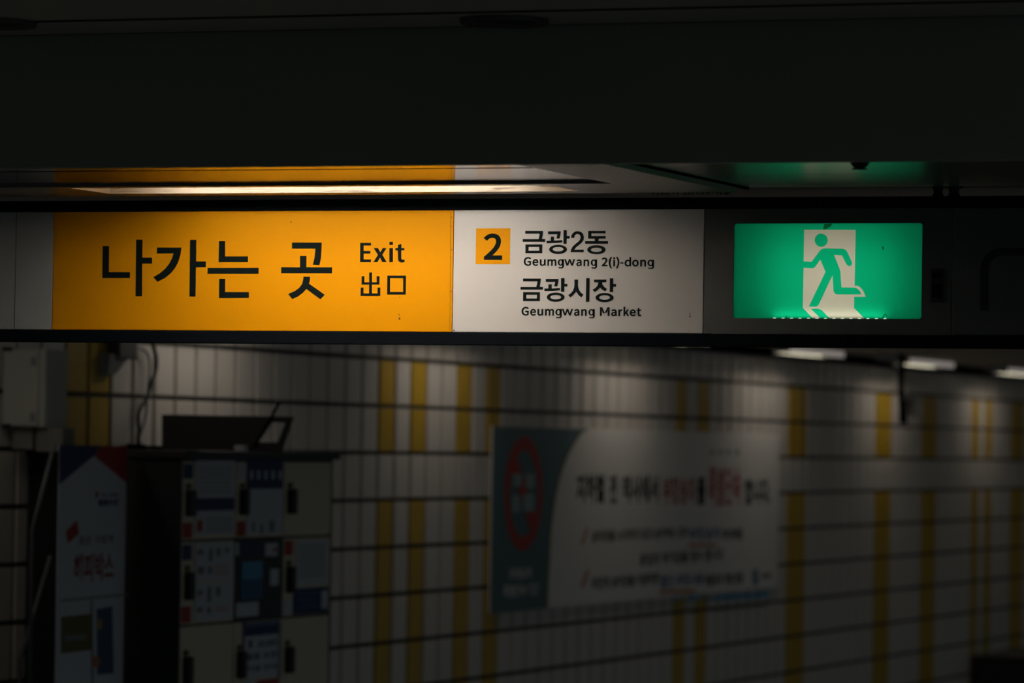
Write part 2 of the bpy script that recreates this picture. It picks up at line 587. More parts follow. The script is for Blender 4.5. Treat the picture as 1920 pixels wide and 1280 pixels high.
# white face: number plate and two destinations in two scripts
npl = MB()
q = SIGN.P([(893, 428), (957.3, 428.6), (956, 496.3), (891.6, 495)])
xa, xb, za, zb = (q[0][0] + q[3][0]) / 2, (q[1][0] + q[2][0]) / 2, q[3][1], q[0][1]
npl.box((xa, YS - .0006, za), (xb, YS - .0001, zb))
npl = npl.build('number_plate', yellow_face, wf)
GL = {"G":[[69,-5,136,-5,171,-5,199,8,215,25,215,61,215,97,215,133,187,133,159,133,131,133,131,124,131,115,131,106,149,106,167,106,186,106,186,84,186,61,186,39,175,29,158,24,139,24,84,24,54,64,54,129,54,193,87,233,139,233,165,233,181,222,194,209,200,216,206,223,212,230,197,245,174,261,138,261,70,261,20,211,20,128,20,45]],"e":[[58,-5,109,-5,135,-5,155,4,172,15,168,22,164,29,160,36,146,27,131,21,113,21,77,21,52,47,50,88,92,88,135,88,178,88,179,92,179,99,179,106,179,160,152,195,103,195,60,195,18,157,18,95,18,32],[83,110,49,110,53,148,77,169,104,169,134,169,151,149,151,110,117,110]],"u":[[48,-5,88,-5,114,-5,133,9,151,30,151,30,151,30,152,30,152,20,153,10,154,0,163,0,172,0,181,0,181,63,181,127,181,190,170,190,159,190,149,190,149,145,149,100,149,55,131,33,117,23,97,23,72,23,62,38,62,74,62,112,62,151,62,190,51,190,40,190,29,190,29,150,29,110,29,70,29,21]],"g":[[50,-88,96,-88,155,-88,193,-57,193,-22,193,10,170,23,126,23,114,23,101,23,89,23,63,23,56,32,56,44,56,55,61,61,68,67,76,63,87,60,96,60,135,60,166,86,166,126,166,143,159,157,150,166,163,166,176,166,189,166,189,174,189,182,189,190,167,190,145,190,123,190,116,193,107,195,96,195,58,195,25,169,25,127,25,104,37,86,50,76,50,76,50,75,50,75,40,68,29,55,29,39,29,24,36,14,46,8,46,7,46,7,46,6,28,-5,18,-20,18,-37,18,-69],[118,82,96,82,74,82,56,99,56,127,56,155,74,172,96,172,119,172,137,155,137,127,137,99],[138,-65,101,-65,66,-65,46,-53,46,-32,46,-21,51,-10,65,0,74,-2,83,-3,90,-3,101,-3,112,-3,123,-3,148,-3,161,-9,161,-27,161,-47]],"m":[[32,63,32,0,43,0,54,0,64,0,64,46,64,92,64,138,82,158,98,167,112,167,136,167,147,152,147,116,147,77,147,39,147,0,158,0,169,0,179,0,179,46,179,92,179,138,197,158,213,167,227,167,251,167,263,152,263,116,263,77,263,39,263,0,273,0,284,0,294,0,294,40,294,80,294,120,294,169,276,195,237,195,214,195,194,180,174,159,166,181,151,195,121,195,99,195,79,181,62,162,62,162,62,162,62,162,61,172,60,181,58,190,50,190,41,190,32,190,32,127]],"w":[[45,63,62,0,75,0,87,0,99,0,108,34,117,68,126,102,131,120,135,138,139,157,140,157,141,157,141,157,146,138,149,120,154,103,163,68,172,34,181,0,194,0,207,0,220,0,237,63,255,127,272,190,261,190,251,190,241,190,232,153,222,117,213,80,209,62,206,45,202,27,201,27,201,27,200,27,195,45,191,62,187,80,177,117,167,153,157,190,146,190,136,190,126,190,116,153,106,117,96,80,91,62,87,45,83,27,83,27,82,27,82,27,78,45,74,62,70,80,61,117,51,153,42,190,31,190,20,190,9,190,27,127]],"a":[[44,-5,76,-5,99,-5,121,8,139,23,139,23,140,23,140,23,141,15,142,8,143,0,152,0,160,0,169,0,169,39,169,78,169,117,169,164,150,195,103,195,72,195,46,181,29,170,33,163,37,155,41,148,56,158,76,168,98,168,129,168,137,145,137,120,56,111,21,91,21,49,21,15],[103,21,85,21,66,21,51,30,51,51,51,76,73,92,137,99,137,81,137,64,137,46,119,30]],"n":[[32,63,32,0,43,0,54,0,64,0,64,46,64,92,64,138,83,157,97,167,116,167,141,167,152,152,152,116,152,77,152,39,152,0,163,0,174,0,184,0,184,40,184,80,184,120,184,169,166,195,126,195,100,195,80,181,62,162,62,162,62,162,62,162,61,172,60,181,58,190,50,190,41,190,32,190,32,127]],"2":[[15,6,15,0,69,0,123,0,177,0,177,9,177,18,177,28,153,28,129,28,106,28,93,28,77,26,64,25,124,82,165,134,165,186,165,231,136,261,90,261,57,261,35,246,14,224,20,218,26,212,33,206,47,223,65,235,86,235,118,235,133,214,133,185,133,140,96,89,15,19,15,13]],"(":[[51,-16,84,-69,90,-66,97,-63,103,-60,73,-10,59,49,59,109,59,168,73,227,103,277,97,280,90,283,84,286,51,234,32,178,32,109,32,40]],"i":[[32,63,32,0,43,0,54,0,64,0,64,63,64,127,64,190,54,190,43,190,32,190,32,127],[36,229,48,229,61,229,70,238,70,251,70,263,61,271,48,271,36,271,27,263,27,251,27,238]],")":[[28,-66,35,-69,67,-16,86,40,86,109,86,178,67,234,35,286,28,283,21,280,15,277,45,227,60,168,60,109,60,49,45,-10,15,-60,21,-63]],"-":[[16,94,16,86,46,86,76,86,106,86,106,94,106,102,106,110,76,110,46,110,16,110,16,102]],"d":[[49,-5,97,-5,120,-5,140,8,155,22,155,22,155,22,156,22,157,15,158,7,159,0,167,0,176,0,185,0,185,93,185,186,185,279,174,279,163,279,153,279,153,254,153,230,153,206,153,195,154,184,154,173,138,187,123,195,101,195,57,195,19,157,19,95,19,32],[121,22,104,22,71,22,51,49,51,95,51,139,76,168,106,168,122,168,137,162,153,148,153,115,153,82,153,48,137,31]],"o":[[60,-5,106,-5,153,-5,194,32,194,95,194,158,153,195,106,195,60,195,18,158,18,95,18,32],[139,22,106,22,73,22,51,51,51,95,51,139,73,168,106,168,139,168,161,139,161,95,161,51]],"M":[[35,86,35,0,45,0,55,0,64,0,64,47,64,95,64,142,64,164,62,195,60,218,61,218,61,218,62,218,69,198,75,179,82,159,99,115,115,70,131,26,138,26,145,26,153,26,169,70,185,115,201,159,208,179,215,198,222,218,222,218,223,218,223,218,221,195,219,164,219,142,219,95,219,47,219,0,229,0,239,0,249,0,249,86,249,171,249,257,236,257,223,257,210,257,194,211,177,165,161,119,155,102,150,84,143,66,143,66,142,66,142,66,136,84,130,102,123,119,107,165,91,211,74,257,61,257,48,257,35,257,35,171]],"r":[[32,63,32,0,43,0,54,0,64,0,64,41,64,81,64,122,77,154,96,166,112,166,120,166,124,165,131,163,133,172,135,182,137,191,131,194,125,195,116,195,95,195,76,180,62,155,62,155,62,155,62,155,61,167,60,179,58,190,50,190,41,190,32,190,32,127]],"k":[[32,93,32,0,43,0,53,0,64,0,64,17,64,33,64,50,76,64,88,78,99,92,118,61,137,31,155,0,167,0,178,0,190,0,166,38,142,76,118,113,139,139,160,165,181,190,169,190,158,190,146,190,119,157,92,123,65,90,65,90,64,90,64,90,64,153,64,216,64,279,53,279,43,279,32,279,32,186]],"t":[[51,-5,92,-5,104,-5,116,-1,127,2,125,11,123,19,121,27,114,24,106,21,99,21,77,21,70,35,70,58,70,93,70,129,70,164,87,164,104,164,121,164,121,173,121,181,121,190,104,190,87,190,70,190,70,208,70,226,70,244,61,244,52,244,43,244,42,226,41,208,40,190,30,190,19,189,9,188,9,180,9,172,9,164,19,164,28,164,38,164,38,129,38,94,38,59,38,21]]}


def glyph(pr, ch, x0, x1, base_y, em_px, off, extra=0.0):
    """one letter outline placed between two pixel columns on a base line"""
    L = GL[ch]
    xs = [v for s_ in L for v in s_[2::6]]
    zb_ = pr.pl.uv((x0 + x1) / 2, base_y)[1]
    zt_ = pr.pl.uv((x0 + x1) / 2, base_y - em_px)[1]
    kz = (zt_ - zb_) / 1000.0
    ua, ub = pr.pl.uv(x0, base_y)[0] + off, pr.pl.uv(x1, base_y)[0] - off
    kx = (ub - ua) / (max(xs) - min(xs))
    m = min(xs)
    B = [[(ua + (v - m) * kx) if i % 2 == 0 else zb_ + v * kz for i, v in enumerate(s_)] for s_ in L]
    pr.put(fill(None, pr.t, B, off))


nm = Print(SIGN, .0008, T)
glyph(nm, '2', 907.5, 941.5, 485.3, 176, .0021)
nm.build('numeral', black_ink, npl)

k4 = lambda p: Z(p, 9.6, 960, 420)
d1 = Print(SIGN, .0001, T)
d1.px(k4([(240, 120), (560, 122), (556, 190), (541, 268), (600, 270), (597, 318), (193, 318), (195, 270), (480, 270), (492, 215), (497, 172), (240, 172)]))
d1.px(k4([(243, 365), (548, 365), (546, 525), (242, 525)]), k4([(300, 411), (490, 411), (490, 478), (299, 478)]))
d1.px(k4([(650, 130), (880, 130), (872, 200), (855, 260), (800, 258), (812, 215), (815, 182), (648, 182)]))
d1.px(k4([(700, 226), (758, 226), (757, 297), (904, 288), (906, 330), (800, 341), (625, 346), (624, 302), (700, 300)]))
d1.px(k4([(928, 108), (988, 108), (987, 212), (1040, 212), (1040, 262), (986, 262), (984, 355), (926, 355)]))
d1.px(k4(ellipse(830, 455, 160, 84)), k4(ellipse(830, 452, 97, 40)))
d1.px(k4([(1063, 248), (1068, 210), (1090, 168), (1130, 136), (1180, 127), (1240, 138), (1278, 172), (1295, 230), (1290, 285), (1258, 332), (1210, 375), (1160, 412), (1125, 460), (1292, 458), (1290, 506), (1055, 506), (1065, 450), (1095, 400), (1150, 350), (1200, 312), (1228, 275), (1235, 230), (1222, 195), (1188, 177), (1152, 184), (1130, 208), (1122, 248)]))
d1.px(k4([(1372, 121), (1686, 121), (1684, 168), (1430, 168), (1430, 214), (1688, 214), (1686, 260), (1558, 262), (1558, 306), (1730, 306), (1728, 354), (1318, 354), (1318, 306), (1490, 306), (1490, 262), (1372, 262)]))
d1.px(k4(ellipse(1520, 461, 166, 82)), k4(ellipse(1520, 463, 98, 38)))
d1.build('korean_lettering', black_ink, wf)
k5 = lambda p: Z(p, 1920 / 210, 960, 505)
d2 = Print(SIGN, .0001, T)
d2.px(k5([(190, 155), (497, 157), (491, 215), (477, 297), (532, 299), (530, 347), (146, 346), (147, 298), (417, 298), (431, 240), (437, 204), (190, 204)]))
d2.px(k5([(192, 388), (480, 388), (480, 543), (190, 543)]), k5([(247, 433), (428, 433), (426, 497), (246, 497)]))
d2.px(k5([(580, 164), (800, 164), (794, 230), (777, 293), (722, 290), (735, 240), (740, 212), (580, 212)]))
d2.px(k5([(625, 255), (683, 255), (682, 325), (824, 318), (822, 358), (700, 369), (556, 370), (557, 325), (625, 325)]))
d2.px(k5([(842, 147), (902, 147), (901, 247), (950, 247), (950, 293), (900, 293), (898, 384), (840, 384)]))
d2.px(k5(ellipse(750, 475, 153, 80)), k5(ellipse(750, 475, 93, 38)))
d2.px(k5([(1072, 172), (1133, 172), (1132, 290), (1148, 345), (1180, 395), (1227, 432), (1190, 478), (1140, 440), (1100, 378), (1060, 430), (1002, 480), (963, 440), (1010, 408), (1045, 365), (1065, 310), (1072, 260)]))
d2.px(k5([(1274, 148), (1332, 148), (1325, 555), (1266, 555)]))
d2.px(k5([(1408, 172), (1620, 172), (1618, 220), (1545, 222), (1553, 260), (1585, 303), (1630, 335), (1598, 376), (1545, 345), (1510, 312), (1465, 358), (1415, 386), (1380, 347), (1430, 318), (1468, 275), (1482, 222), (1408, 220)]))
d2.px(k5([(1677, 150), (1737, 150), (1736, 248), (1786, 248), (1785, 297), (1735, 297), (1732, 388), (1676, 388)]))
d2.px(k5(ellipse(1588, 482, 155, 80)), k5(ellipse(1588, 481, 92, 38)))
d2.build('korean_lettering', black_ink, wf)


def single_g(pr, x0, x1, by):
    """round one-storey g: bowl, stem and hooked tail"""
    sw, xh = 3.3, 12.2
    cx_, rx_, cy_, ry_ = (x0 + x1 - .6) / 2, (x1 - x0 - .6) / 2, by - 5.9, 6.2
    ring = [(cx_ + rx_ * math.cos(t), cy_ - ry_ * math.sin(t)) for t in [2 * math.pi * k / 36 for k in range(36)]]
    hole = [(cx_ + (rx_ - sw) * math.cos(t), cy_ - (ry_ - 2.3) * math.sin(t)) for t in [2 * math.pi * k / 36 for k in range(36)]]
    pr.px(ring, hole)
    ex_, ey_ = x1, by + 1.2
    out_ = [(x1, by - xh + .2), (x1, ey_)] + [(x1 - 4.6 + 4.6 * math.cos(t), ey_ + 4.2 * math.sin(t)) for t in [math.pi / 2 * k / 8 for k in range(1, 9)]]
    out_ += [(x0 + 1.6, ey_ + 3.7), (x0 + 1.8, ey_ + 1.3), (x1 - 5.4, ey_ + 1.9)]
    out_ += [(x1 - 5.4 + 2.1 * math.sin(t), ey_ + 1.9 - 1.9 * (1 - math.cos(t))) for t in [math.pi / 2 * k / 6 for k in range(1, 7)]]
    out_ += [(x1 - sw, by - xh + .2)]
    pr.px(out_)


def latin(rows, base0, base1, xref0, xref1, em):
    pr = Print(SIGN, .0001, T)
    for ch, a, b in rows:
        x0, x1 = 960 + a / 6.857, 960 + b / 6.857
        by = base0 + (base1 - base0) * ((x0 - xref0) / (xref1 - xref0))
        if ch == 'w':
            w_, xh = x1 - x0, 12.2
            pr.px([(x0 + a, by - h_) for a, h_ in [(0, xh), (3.1, xh), (.29 * w_, 4.2), (.43 * w_, xh), (.57 * w_, xh), (.71 * w_, 4.2), (w_ - 3.1, xh), (w_, xh), (.80 * w_, 0), (.635 * w_, 0), (.5 * w_, 7.8), (.365 * w_, 0), (.20 * w_, 0)]])
        elif ch == 'g':
            single_g(pr, x0, x1, by)
        else:
            glyph(pr, ch, x0, x1, by, em, .0008)
    return pr.build('english_lettering', black_ink, wf)


latin([('G', 150, 246), ('e', 262, 339), ('u', 357, 433), ('m', 455, 571), ('g', 588, 668), ('w', 672, 812), ('a', 828, 896), ('n', 920, 991), ('g', 1013, 1094),
       ('2', 1153, 1229), ('(', 1243, 1285), ('i', 1300, 1327), (')', 1338, 1380), ('-', 1393, 1433), ('d', 1447, 1531), ('o', 1545, 1629), ('n', 1648, 1723), ('g', 1742, 1826)],
      497.4, 498.9, 980, 1225, 57.8)
latin([('G', 122, 216), ('e', 233, 308), ('u', 327, 401), ('m', 425, 540), ('g', 558, 640), ('w', 642, 785), ('a', 798, 867), ('n', 890, 961), ('g', 983, 1064),
       ('M', 1130, 1254), ('a', 1275, 1346), ('r', 1367, 1420), ('k', 1433, 1504), ('e', 1513, 1591), ('t', 1603, 1661)],
      590.7, 591.8, 978, 1200, 57.8)
dk = Print(SIGN, .0001, .0002)
for x, y, r in [(1293.5, 588, 1.1), (1294, 593, 1.4), (1293, 620, .8), (851.5, 619, 1.2), (1278, 455, .5), (880, 602, .5)]:
    dk.px(ellipse(x, y, r, r * 1.2, 8))
dk.build('dirt_specks', grout_m, wf)
# black bent line on the far right face
ar = Print(SIGN, .0001, .0006)
cx, cy, ro, ri = 1880, 506, 42, 27
outer = [(1838, 582), (1838, 506)] + [(cx - ro * math.cos(t * math.pi / 16), cy - ro * math.sin(t * math.pi / 16)) for t in range(1, 9)] + [(1950, cy - ro)]
inner = [(1950, cy - ri + .5)] + [(cx - ri * math.cos(t * math.pi / 16), cy - ri * math.sin(t * math.pi / 16)) for t in range(8, 0, -1)] + [(1853, 506), (1853, 582)]
ar.px(outer + inner)
ar.build('arrow_line', darker, rf)

# ------------------------------------------------------------------ the lit emergency exit light set into the band
GX0, GX1, GZ0, GZ1 = sx(1375.3), sx(1728.6), 2.1412, 2.3503
exl = thing('exit_light', ((GX0 + GX1) / 2, YS + .04, 2.107), 'lit green emergency exit light with a white running figure in a dark grey plate', 'exit light')
fx0, fx1 = XW1 + .0022, XE1 - .0005
fp = MB()
fp.box((fx0, YS, ZB), (GX0, YS + .008, ZT)).box((GX1, YS, ZB), (fx1, YS + .008, ZT))
fp.box((GX0, YS, ZB), (GX1, YS + .008, GZ0)).box((GX0, YS, GZ1), (GX1, YS + .008, ZT))
for cxn, czn in [(GX0, GZ0), (GX0, GZ1), (GX1, GZ0), (GX1, GZ1)]:      # rounded window corners
    sgx, sgz, rad = (1 if cxn == GX0 else -1), (1 if czn == GZ0 else -1), .006
    pts = [(cxn, czn)] + [(cxn + sgx * rad * (1 - math.sin(t * math.pi / 12)), czn + sgz * rad * (1 - math.cos(t * math.pi / 12))) for t in range(7)]
    n = len(pts)
    v = [(a, YS, b) for a, b in pts] + [(a, YS + .008, b) for a, b in pts]
    fp.add(v, [tuple(range(n)), tuple(range(2 * n - 1, n - 1, -1))] + [(i, (i + 1) % n, n + (i + 1) % n, n + i) for i in range(n)])
fp.build('face_plate', dark_face, exl)
bx = MB()
D = .075
bx.box((GX0 - .006, YS + .0085, GZ0 - .006), (GX0 - .001, YS + D, GZ1 + .006)).box((GX1 + .001, YS + .0085, GZ0 - .006), (GX1 + .006, YS + D, GZ1 + .006))
bx.box((GX0 - .006, YS + .0085, GZ0 - .006), (GX1 + .006, YS + D, GZ0 - .001)).box((GX0 - .006, YS + .0085, GZ1 + .001), (GX1 + .006, YS + D, GZ1 + .006))
bx.box((GX0 - .006, YS + D, GZ0 - .006), (GX1 + .006, YS + D + .003, GZ1 + .006))
bx.build('light_box', white_in, exl)
kx = lambda *p: Z(p, 1920 / 620, 1300, 380)
man_open = kx((638, 377), (688, 380), (699, 377), (707, 369), (735, 330), (765, 400), (668, 602), (708, 603), (718, 600), (726, 590), (806, 420), (811, 508), (815, 522), (822, 529), (835, 532), (973, 532), (966, 514), (955, 502), (942, 494), (928, 492), (858, 491), (851, 398), (847, 383), (815, 302), (860, 305), (887, 357), (896, 366), (906, 368), (916, 362), (920, 350), (917, 341), (893, 288), (884, 273), (868, 266), (762, 264), (746, 267), (733, 276), (684, 342), (638, 340))
outer = kx((641, 156), (940, 157), (934, 480), (948, 481), (966, 489), (981, 506), (990, 524), (998, 545), (932, 545), (930, 610), (992, 678.5), (790, 678.5), (742, 622), (725, 615), (680, 615), (736, 678.5), (692, 678.5), (633, 610))
head = ellipse(1300 + 740 / 3.0968, 380 + 217 / 3.0968, 38 / 3.0968, 38.5 / 3.0968, 36)
white_path = SIGN.P(outer + man_open)
zb_edge = GZ0 + .0003
white_path = [(a, max(b, zb_edge)) for a, b in white_path]
gr = fill([[(GX0, GZ0), (GX1, GZ0), (GX1, GZ1), (GX0, GZ1)], white_path], 0)
hd = fill([SIGN.P(head)], 0)
wh = fill([white_path, SIGN.P(head)], 0)
YF = .0035
g = MB()
g.add([(a, YS + YF, b) for a, b, h in gr[0]], gr[1]).add([(a, YS + YF, b) for a, b, h in hd[0]], hd[1])
gp = g.build('lit_panel', exit_green, exl)
wp = MB().add([(a, YS + YF, b) for a, b, h in wh[0]], wh[1]).build('pictogram', exit_white, gp)
wp['label'] = 'white doorway with a running figure'
for i in range(14):
    xl = sx(1452 + i * (1659 - 1452) / 13, 597)
    MB().box((xl - .0032, YS - .001, GZ0 - .0002), (xl + .0032, YS + .0025, GZ0 + .0013), .0006).build('led', led_m, exl)
for nm_, col_, e_, sx_, sz_, cx_ in [('backlight', (1.0, .95, .85), EXIT_BACK,   .30, .15, sx(1556))]:
    L = bpy.data.lights.new(nm_, 'AREA')
    L.shape = 'RECTANGLE'
    L.size, L.size_y = sx_, sz_
    L.energy = e_
    L.color = col_
    lo = bpy.data.objects.new(nm_, L)
    COL.objects.link(lo)
    lo.parent = exl
    lo.location = Vector((cx_, YS + D - .002, 2.240)) - wloc(exl)
    lo.rotation_euler = (math.radians(-90), 0, 0)
L = bpy.data.lights.new('led_strip', 'AREA')
L.shape, L.size, L.size_y, L.energy, L.color = 'RECTANGLE', sx(1660) - sx(1451), .006, .035, (.9, 1.0, .85)
lo = bpy.data.objects.new('led_strip', L)
COL.objects.link(lo)
lo.parent = exl
lo.location = Vector((sx(1556), YS + .014, GZ0 + .0015)) - wloc(exl)
lo.rotation_euler = (math.radians(180), 0, 0)
st = Print(SIGN, -.0030, .0002)
st.px(kx((757, 124), (803, 120), (800, 133), (770, 152), (752, 154)))
st.px(kx((1094, 672), (1101, 652), (1112, 640), (1124, 655), (1122, 660), (1111, 648), (1100, 671)))
st.px(kx((535, 655), (539, 652), (540, 672), (536, 673)))
st.px(kx((1093, 256), (1101, 250), (1104, 270), (1098, 276)))
st.build('stain', stain_m, exl)
npz = MB()
qa, qb = SIGN.uv(1746, 504), SIGN.uv(1768, 567)
npz.box((qa[0], YS - .003, qb[1]), (qb[0], YS - .0002, qa[1]), .001)
tp = npz.build('test_plate', darker, exl)
MB().box((qa[0] + .004, YS - .0045, qa[1] - .020), (qb[0] - .004, YS - .0031, qa[1] - .008), .0005).build('test_button', black_metal, tp)
MB().box((qa[0] + .004, YS - .0045, qb[1] + .010), (qb[0] - .004, YS - .0031, qb[1] + .040), .0005).build('cover_slot', black_metal, tp)

# ------------------------------------------------------------------ lamp above the sign
lamp = thing('recessed_light', ((LX0 + LX1) / 2, (LY0 + LY1) / 2, Z0), 'recessed fluorescent light with grimy white rim glowing above the yellow exit sign', 'ceiling light')
h = MB()
t_, hz = .008, Z0 + .075
h.box((LX0 - t_, LY1 + .0003, Z0 + .0113), (LX1 + t_, LY1 + t_, hz)).box((LX0 - t_, LY0 - t_, Z0 + .0113), (LX1 + t_, LY0 - .0003, hz))
h.box((LX0 - t_, LY0, Z0 + .0113), (LX0 - .0003, LY1, hz)).box((LX1 + .0003, LY0, Z0 + .0113), (LX1 + t_, LY1, hz))
h.box((LX0 - t_, LY0 - t_, hz), (LX1 + t_, LY1 + t_, hz + .004))
h.build('housing', housing_m, lamp)
rim = MB()
rim.box((LX0 + .0003, LY1 - .0022, Z0 + .0003), (LX1 - .0003, LY1 - .0003, Z0 + .030)).box((LX0 + .0003, LY0 + .0003, Z0 + .0003), (LX0 + .0022, LY1 - .0025, Z0 + .030))
rim.build('rim', rim_m, lamp)
YT, ZTU = 8.66, Z0 + .0205
TX0, TX1 = LX0 + .13, LX1 - .13
MB().tube([(TX0, YT, ZTU), (TX1, YT, ZTU)], .0075, 16).build('tube', tube_m, lamp, True)
for xe in (TX0, TX1):
    sg = -1 if xe == TX0 else 1
    MB().box((xe + sg * .001, YT - .012, ZTU - .011), (xe + sg * .022, YT + .012, hz - .0003), .002).build('lamp_holder', white_in, lamp)

lv = MB()                                     # unseen blades added to narrow the tube's pool of light on the sign
nbl = 24
for i in range(nbl + 1):
    x = TX0 + .012 + (TX1 - TX0 - .024) * i / nbl
    lv.box((x - .0004, YT + .010, Z0 + .0085), (x + .0004, YT + .046, Z0 + .042))
lv.build('added_baffle', baffle_m, lamp)

# ------------------------------------------------------------------ small fittings on the ceiling
ring_m = pmat('downlight_ring', (.07, .07, .06), .5)
for n_, (px_, py_) in enumerate([(945.5, 36), (-12, 40)]):
    pc = on_z(px_, py_, ZU)
    pc.y = min(pc.y, YB - .11)
    d_ = thing('downlight', (pc.x, pc.y, ZU - .012),
               'unlit round downlight in the dark ceiling above the white destination face' if n_ == 0 else 'unlit round downlight at the dark upper left corner of the ceiling', 'downlight', 'unlit downlights')
    MB().lathe((pc.x, pc.y, ZU), [(.060, -.001), (.060, -.005), (.064, -.007), (.074, -.008), (.085, -.010), (.087, -.007), (.086, -.0005)], 48).build('trim_ring', ring_m, d_, True)
    MB().lathe((pc.x, pc.y, ZU), [(.0001, -.002), (.058, -.002), (.0585, -.001)], 40).build('lens', darker, d_, True)
sp_ = on_z(1612, 303, Z0)
sp = thing('sprinkler', (sp_.x, YB + .06, Z0 - .012), 'small black sprinkler head under the beam above the green exit light', 'sprinkler')
o_ = Vector((on_z(1612, 306, Z0).x, YB + .06, 0))
pl_ = Plane((0, YB + .06, 0), u=(1, 0, 0))
ox = pl_.uv(1612, 306)[0]
zz = [pl_.uv(1612, y)[1] for y in (303, 313, 315, 317.6)]
MB().lathe((ox, YB + .06, 0), [(.0225, ZR - .0005), (.0215, zz[0] + .001), (.013, zz[1]), (.009, zz[2] + .0005), (.0001, zz[2])], 24).build('body', darker, sp, True)
MB().lathe((ox, YB + .06, 0), [(.0001, zz[2] - .0002), (.0155, zz[2] - .0005), (.0155, zz[3]), (.0001, zz[3])], 24).build('deflector', darker, sp, True)
hang = Plane((0, YS + .015, 0), u=(1, 0, 0))
for n_, (xc, wt, wb) in enumerate([(1759, 13, 10), (1789, 20, 11)]):
    ua = hang.uv(xc, 356)[0]
    za, zb = 2.4088, hang.uv(xc, 349.5)[1]
    k = 9.2 / 8000
    o = MB().lathe((ua, YS + .015, 0), [(wb * k * 1.1, za), (wb * k, za + .004), (wb * k * .8, za + .008), (wb * k * .95, zb - .005), (wt * k, zb - .002), (wt * k, zb + .002), (.002, zb + .003), (.002, CZ - .0005)], 20).build('sign_hanger', darker, None, True)
    tag(o, ['left one of the two dark hanger studs on the rail right of the exit light', 'right wider one of the two dark hanger studs above the rail'][n_], 'hanger', 'sign hangers')
fz = MB()                                     # dust hanging along the slab edge above the white face
rd = random.Random(5)
for i in range(38):
    x = 1262 + rd.random() ** .7 * 145
    b_ = hang.uv(x, 364)
    fz.tube([(b_[0], YE + .001, Z0 + .002), (b_[0] + (rd.random() - .5) * .006, YE + .002, Z0 - .001 - rd.random() * .004)], .0016, 5)
o = fz.build('dust_fringe', grout_m)
o['kind'] = 'stuff'
tag(o, 'dark dust fringe along the ceiling edge left of the exit light', 'dust')

# ------------------------------------------------------------------ batten lights along the tiled wall
def batten(y, label):
    t = thing('batten_light', (-6.47, y, CZ), label, 'ceiling light', 'batten lights along the tiled wall')
    x0, x1, y0, y1, zb = -6.52, -6.42, y - .56, y + .56, CZ - .045
    m = MB()
    m.box((x0, y0, CZ - .012), (x1, y1, CZ - .0005))
    m.box((x0, y0 - .008, zb), (x1, y0, CZ - .0005), .002).box((x0, y1, zb), (x1, y1 + .008, CZ - .0005), .002)
    m.box((x0, y0, zb - .003), (x0 + .004, y1, CZ - .012))
    m.build('housing', fascia_m, t)
    MB().box((x1 - .004, y0, zb), (x1, y1, CZ - .012)).build('side_diffuser', batten_side, t)
    MB().box((x0 + .035, y - .44, zb + .020), (x1 - .035, y + .44, zb + .024)).build('lamp', batten_glow, t)
    return t


BY = 15.12
labs = {3: 'lit batten light on the passage ceiling, nearest of the three seen under the exit light',
        4: 'lit batten light on the passage ceiling, middle of the three seen under the exit light',
        5: 'lit batten light on the passage ceiling, cut by the right edge of the photo'}
for k in range(-1, 7):
    batten(BY + 2.61 * k, labs.get(k, 'batten light along the tiled wall hidden behind the hanging sign band' if k < 3 else 'batten light farther along the passage beyond the right edge'))
for k, (px, lab) in enumerate([(1664, 'short unlit grey starter box in front of the middle batten light'), (1866, 'short unlit grey starter box in front of the rightmost batten light')]):
    lp = Plane((-6.46, 0, 0), u=(0, 1, 0))
    yy = lp.uv(px, 680)[0]
    o = MB().box((-6.50, yy - .15, CZ - .035), (-6.43, yy + .15, CZ - .0005), .004).build('starter_box', pmat('starter_grey', (.45, .46, .48), .5) if k == 0 else bpy.data.materials['starter_grey'])
    tag(o, lab, 'box', 'starter boxes between the batten lights')

# ------------------------------------------------------------------ banner on the tiled wall
BN = Plane((XW + .004, 0, 0), u=(0, 1, 0))
BY0, BY1 = BN.uv(917.5, 960)[0], BN.uv(1456.5, 960)[0]
BZ0, BZ1 = 1.077, 1.943
ban = thing('wall_banner', (XW + .01, (BY0 + BY1) / 2, BZ0), 'long white banner with teal end and red prohibition ring hung on the tiled wall', 'banner')
MB().obox(BN, BY0, BY1, BZ0, BZ1, .001, .010, .001).build('sheet', bwhite_m, ban)
cur = [(1100, 799), (1087.5, 811), (1075, 829), (1062.5, 851), (1053, 876), (1045, 901), (1039, 929), (1034, 960), (1029.5, 997.5), (1027.5, 1041), (1025, 1088), (1023, 1142)]
cuv = BN.P(cur)
cuv = [(a, min(BZ1 - .0005, max(BZ0 + .0005, b))) for a, b in cuv]
cuv[0], cuv[-1] = (cuv[0][0], BZ1 - .0005), (cuv[-1][0], BZ0 + .0005)
Print(BN, .0102, .001).uv(cuv + [(BY0 + .002, BZ0 + .0005), (BY0 + .002, BZ1 - .0005)]).build('side_field', teal_m, ban)['label'] = 'teal left end'
Print(BN, .0103, .001).uv([(a - .03, b) for a, b in cuv] + [(a, b) for a, b in cuv[::-1]]).build('curved_edge', olive_m, ban)
rc = BN.uv(977.5, 925)
ry = (BN.uv(977.5, 818)[1] - BN.uv(977.5, 1032)[1]) / 2
rx = (BN.uv(1013, 925)[0] - BN.uv(942, 925)[0]) / 2
rg = Print(BN, .0115, .0008)
rg.uv(ellipse(*rc, rx, ry, 56), ellipse(*rc, rx * .76, ry * .76, 56))
rg = rg.build('prohibition_ring', red_m, ban)
sl = Print(BN, .0126, .0006)
a = .70
sl.uv([(rc[0] - rx * a - .03, rc[1] + ry * a - .04), (rc[0] - rx * a + .03, rc[1] + ry * a + .03), (rc[0] + rx * a + .03, rc[1] - ry * a + .04), (rc[0] + rx * a - .03, rc[1] - ry * a - .03)])
sl.build('slash', red_m, rg)
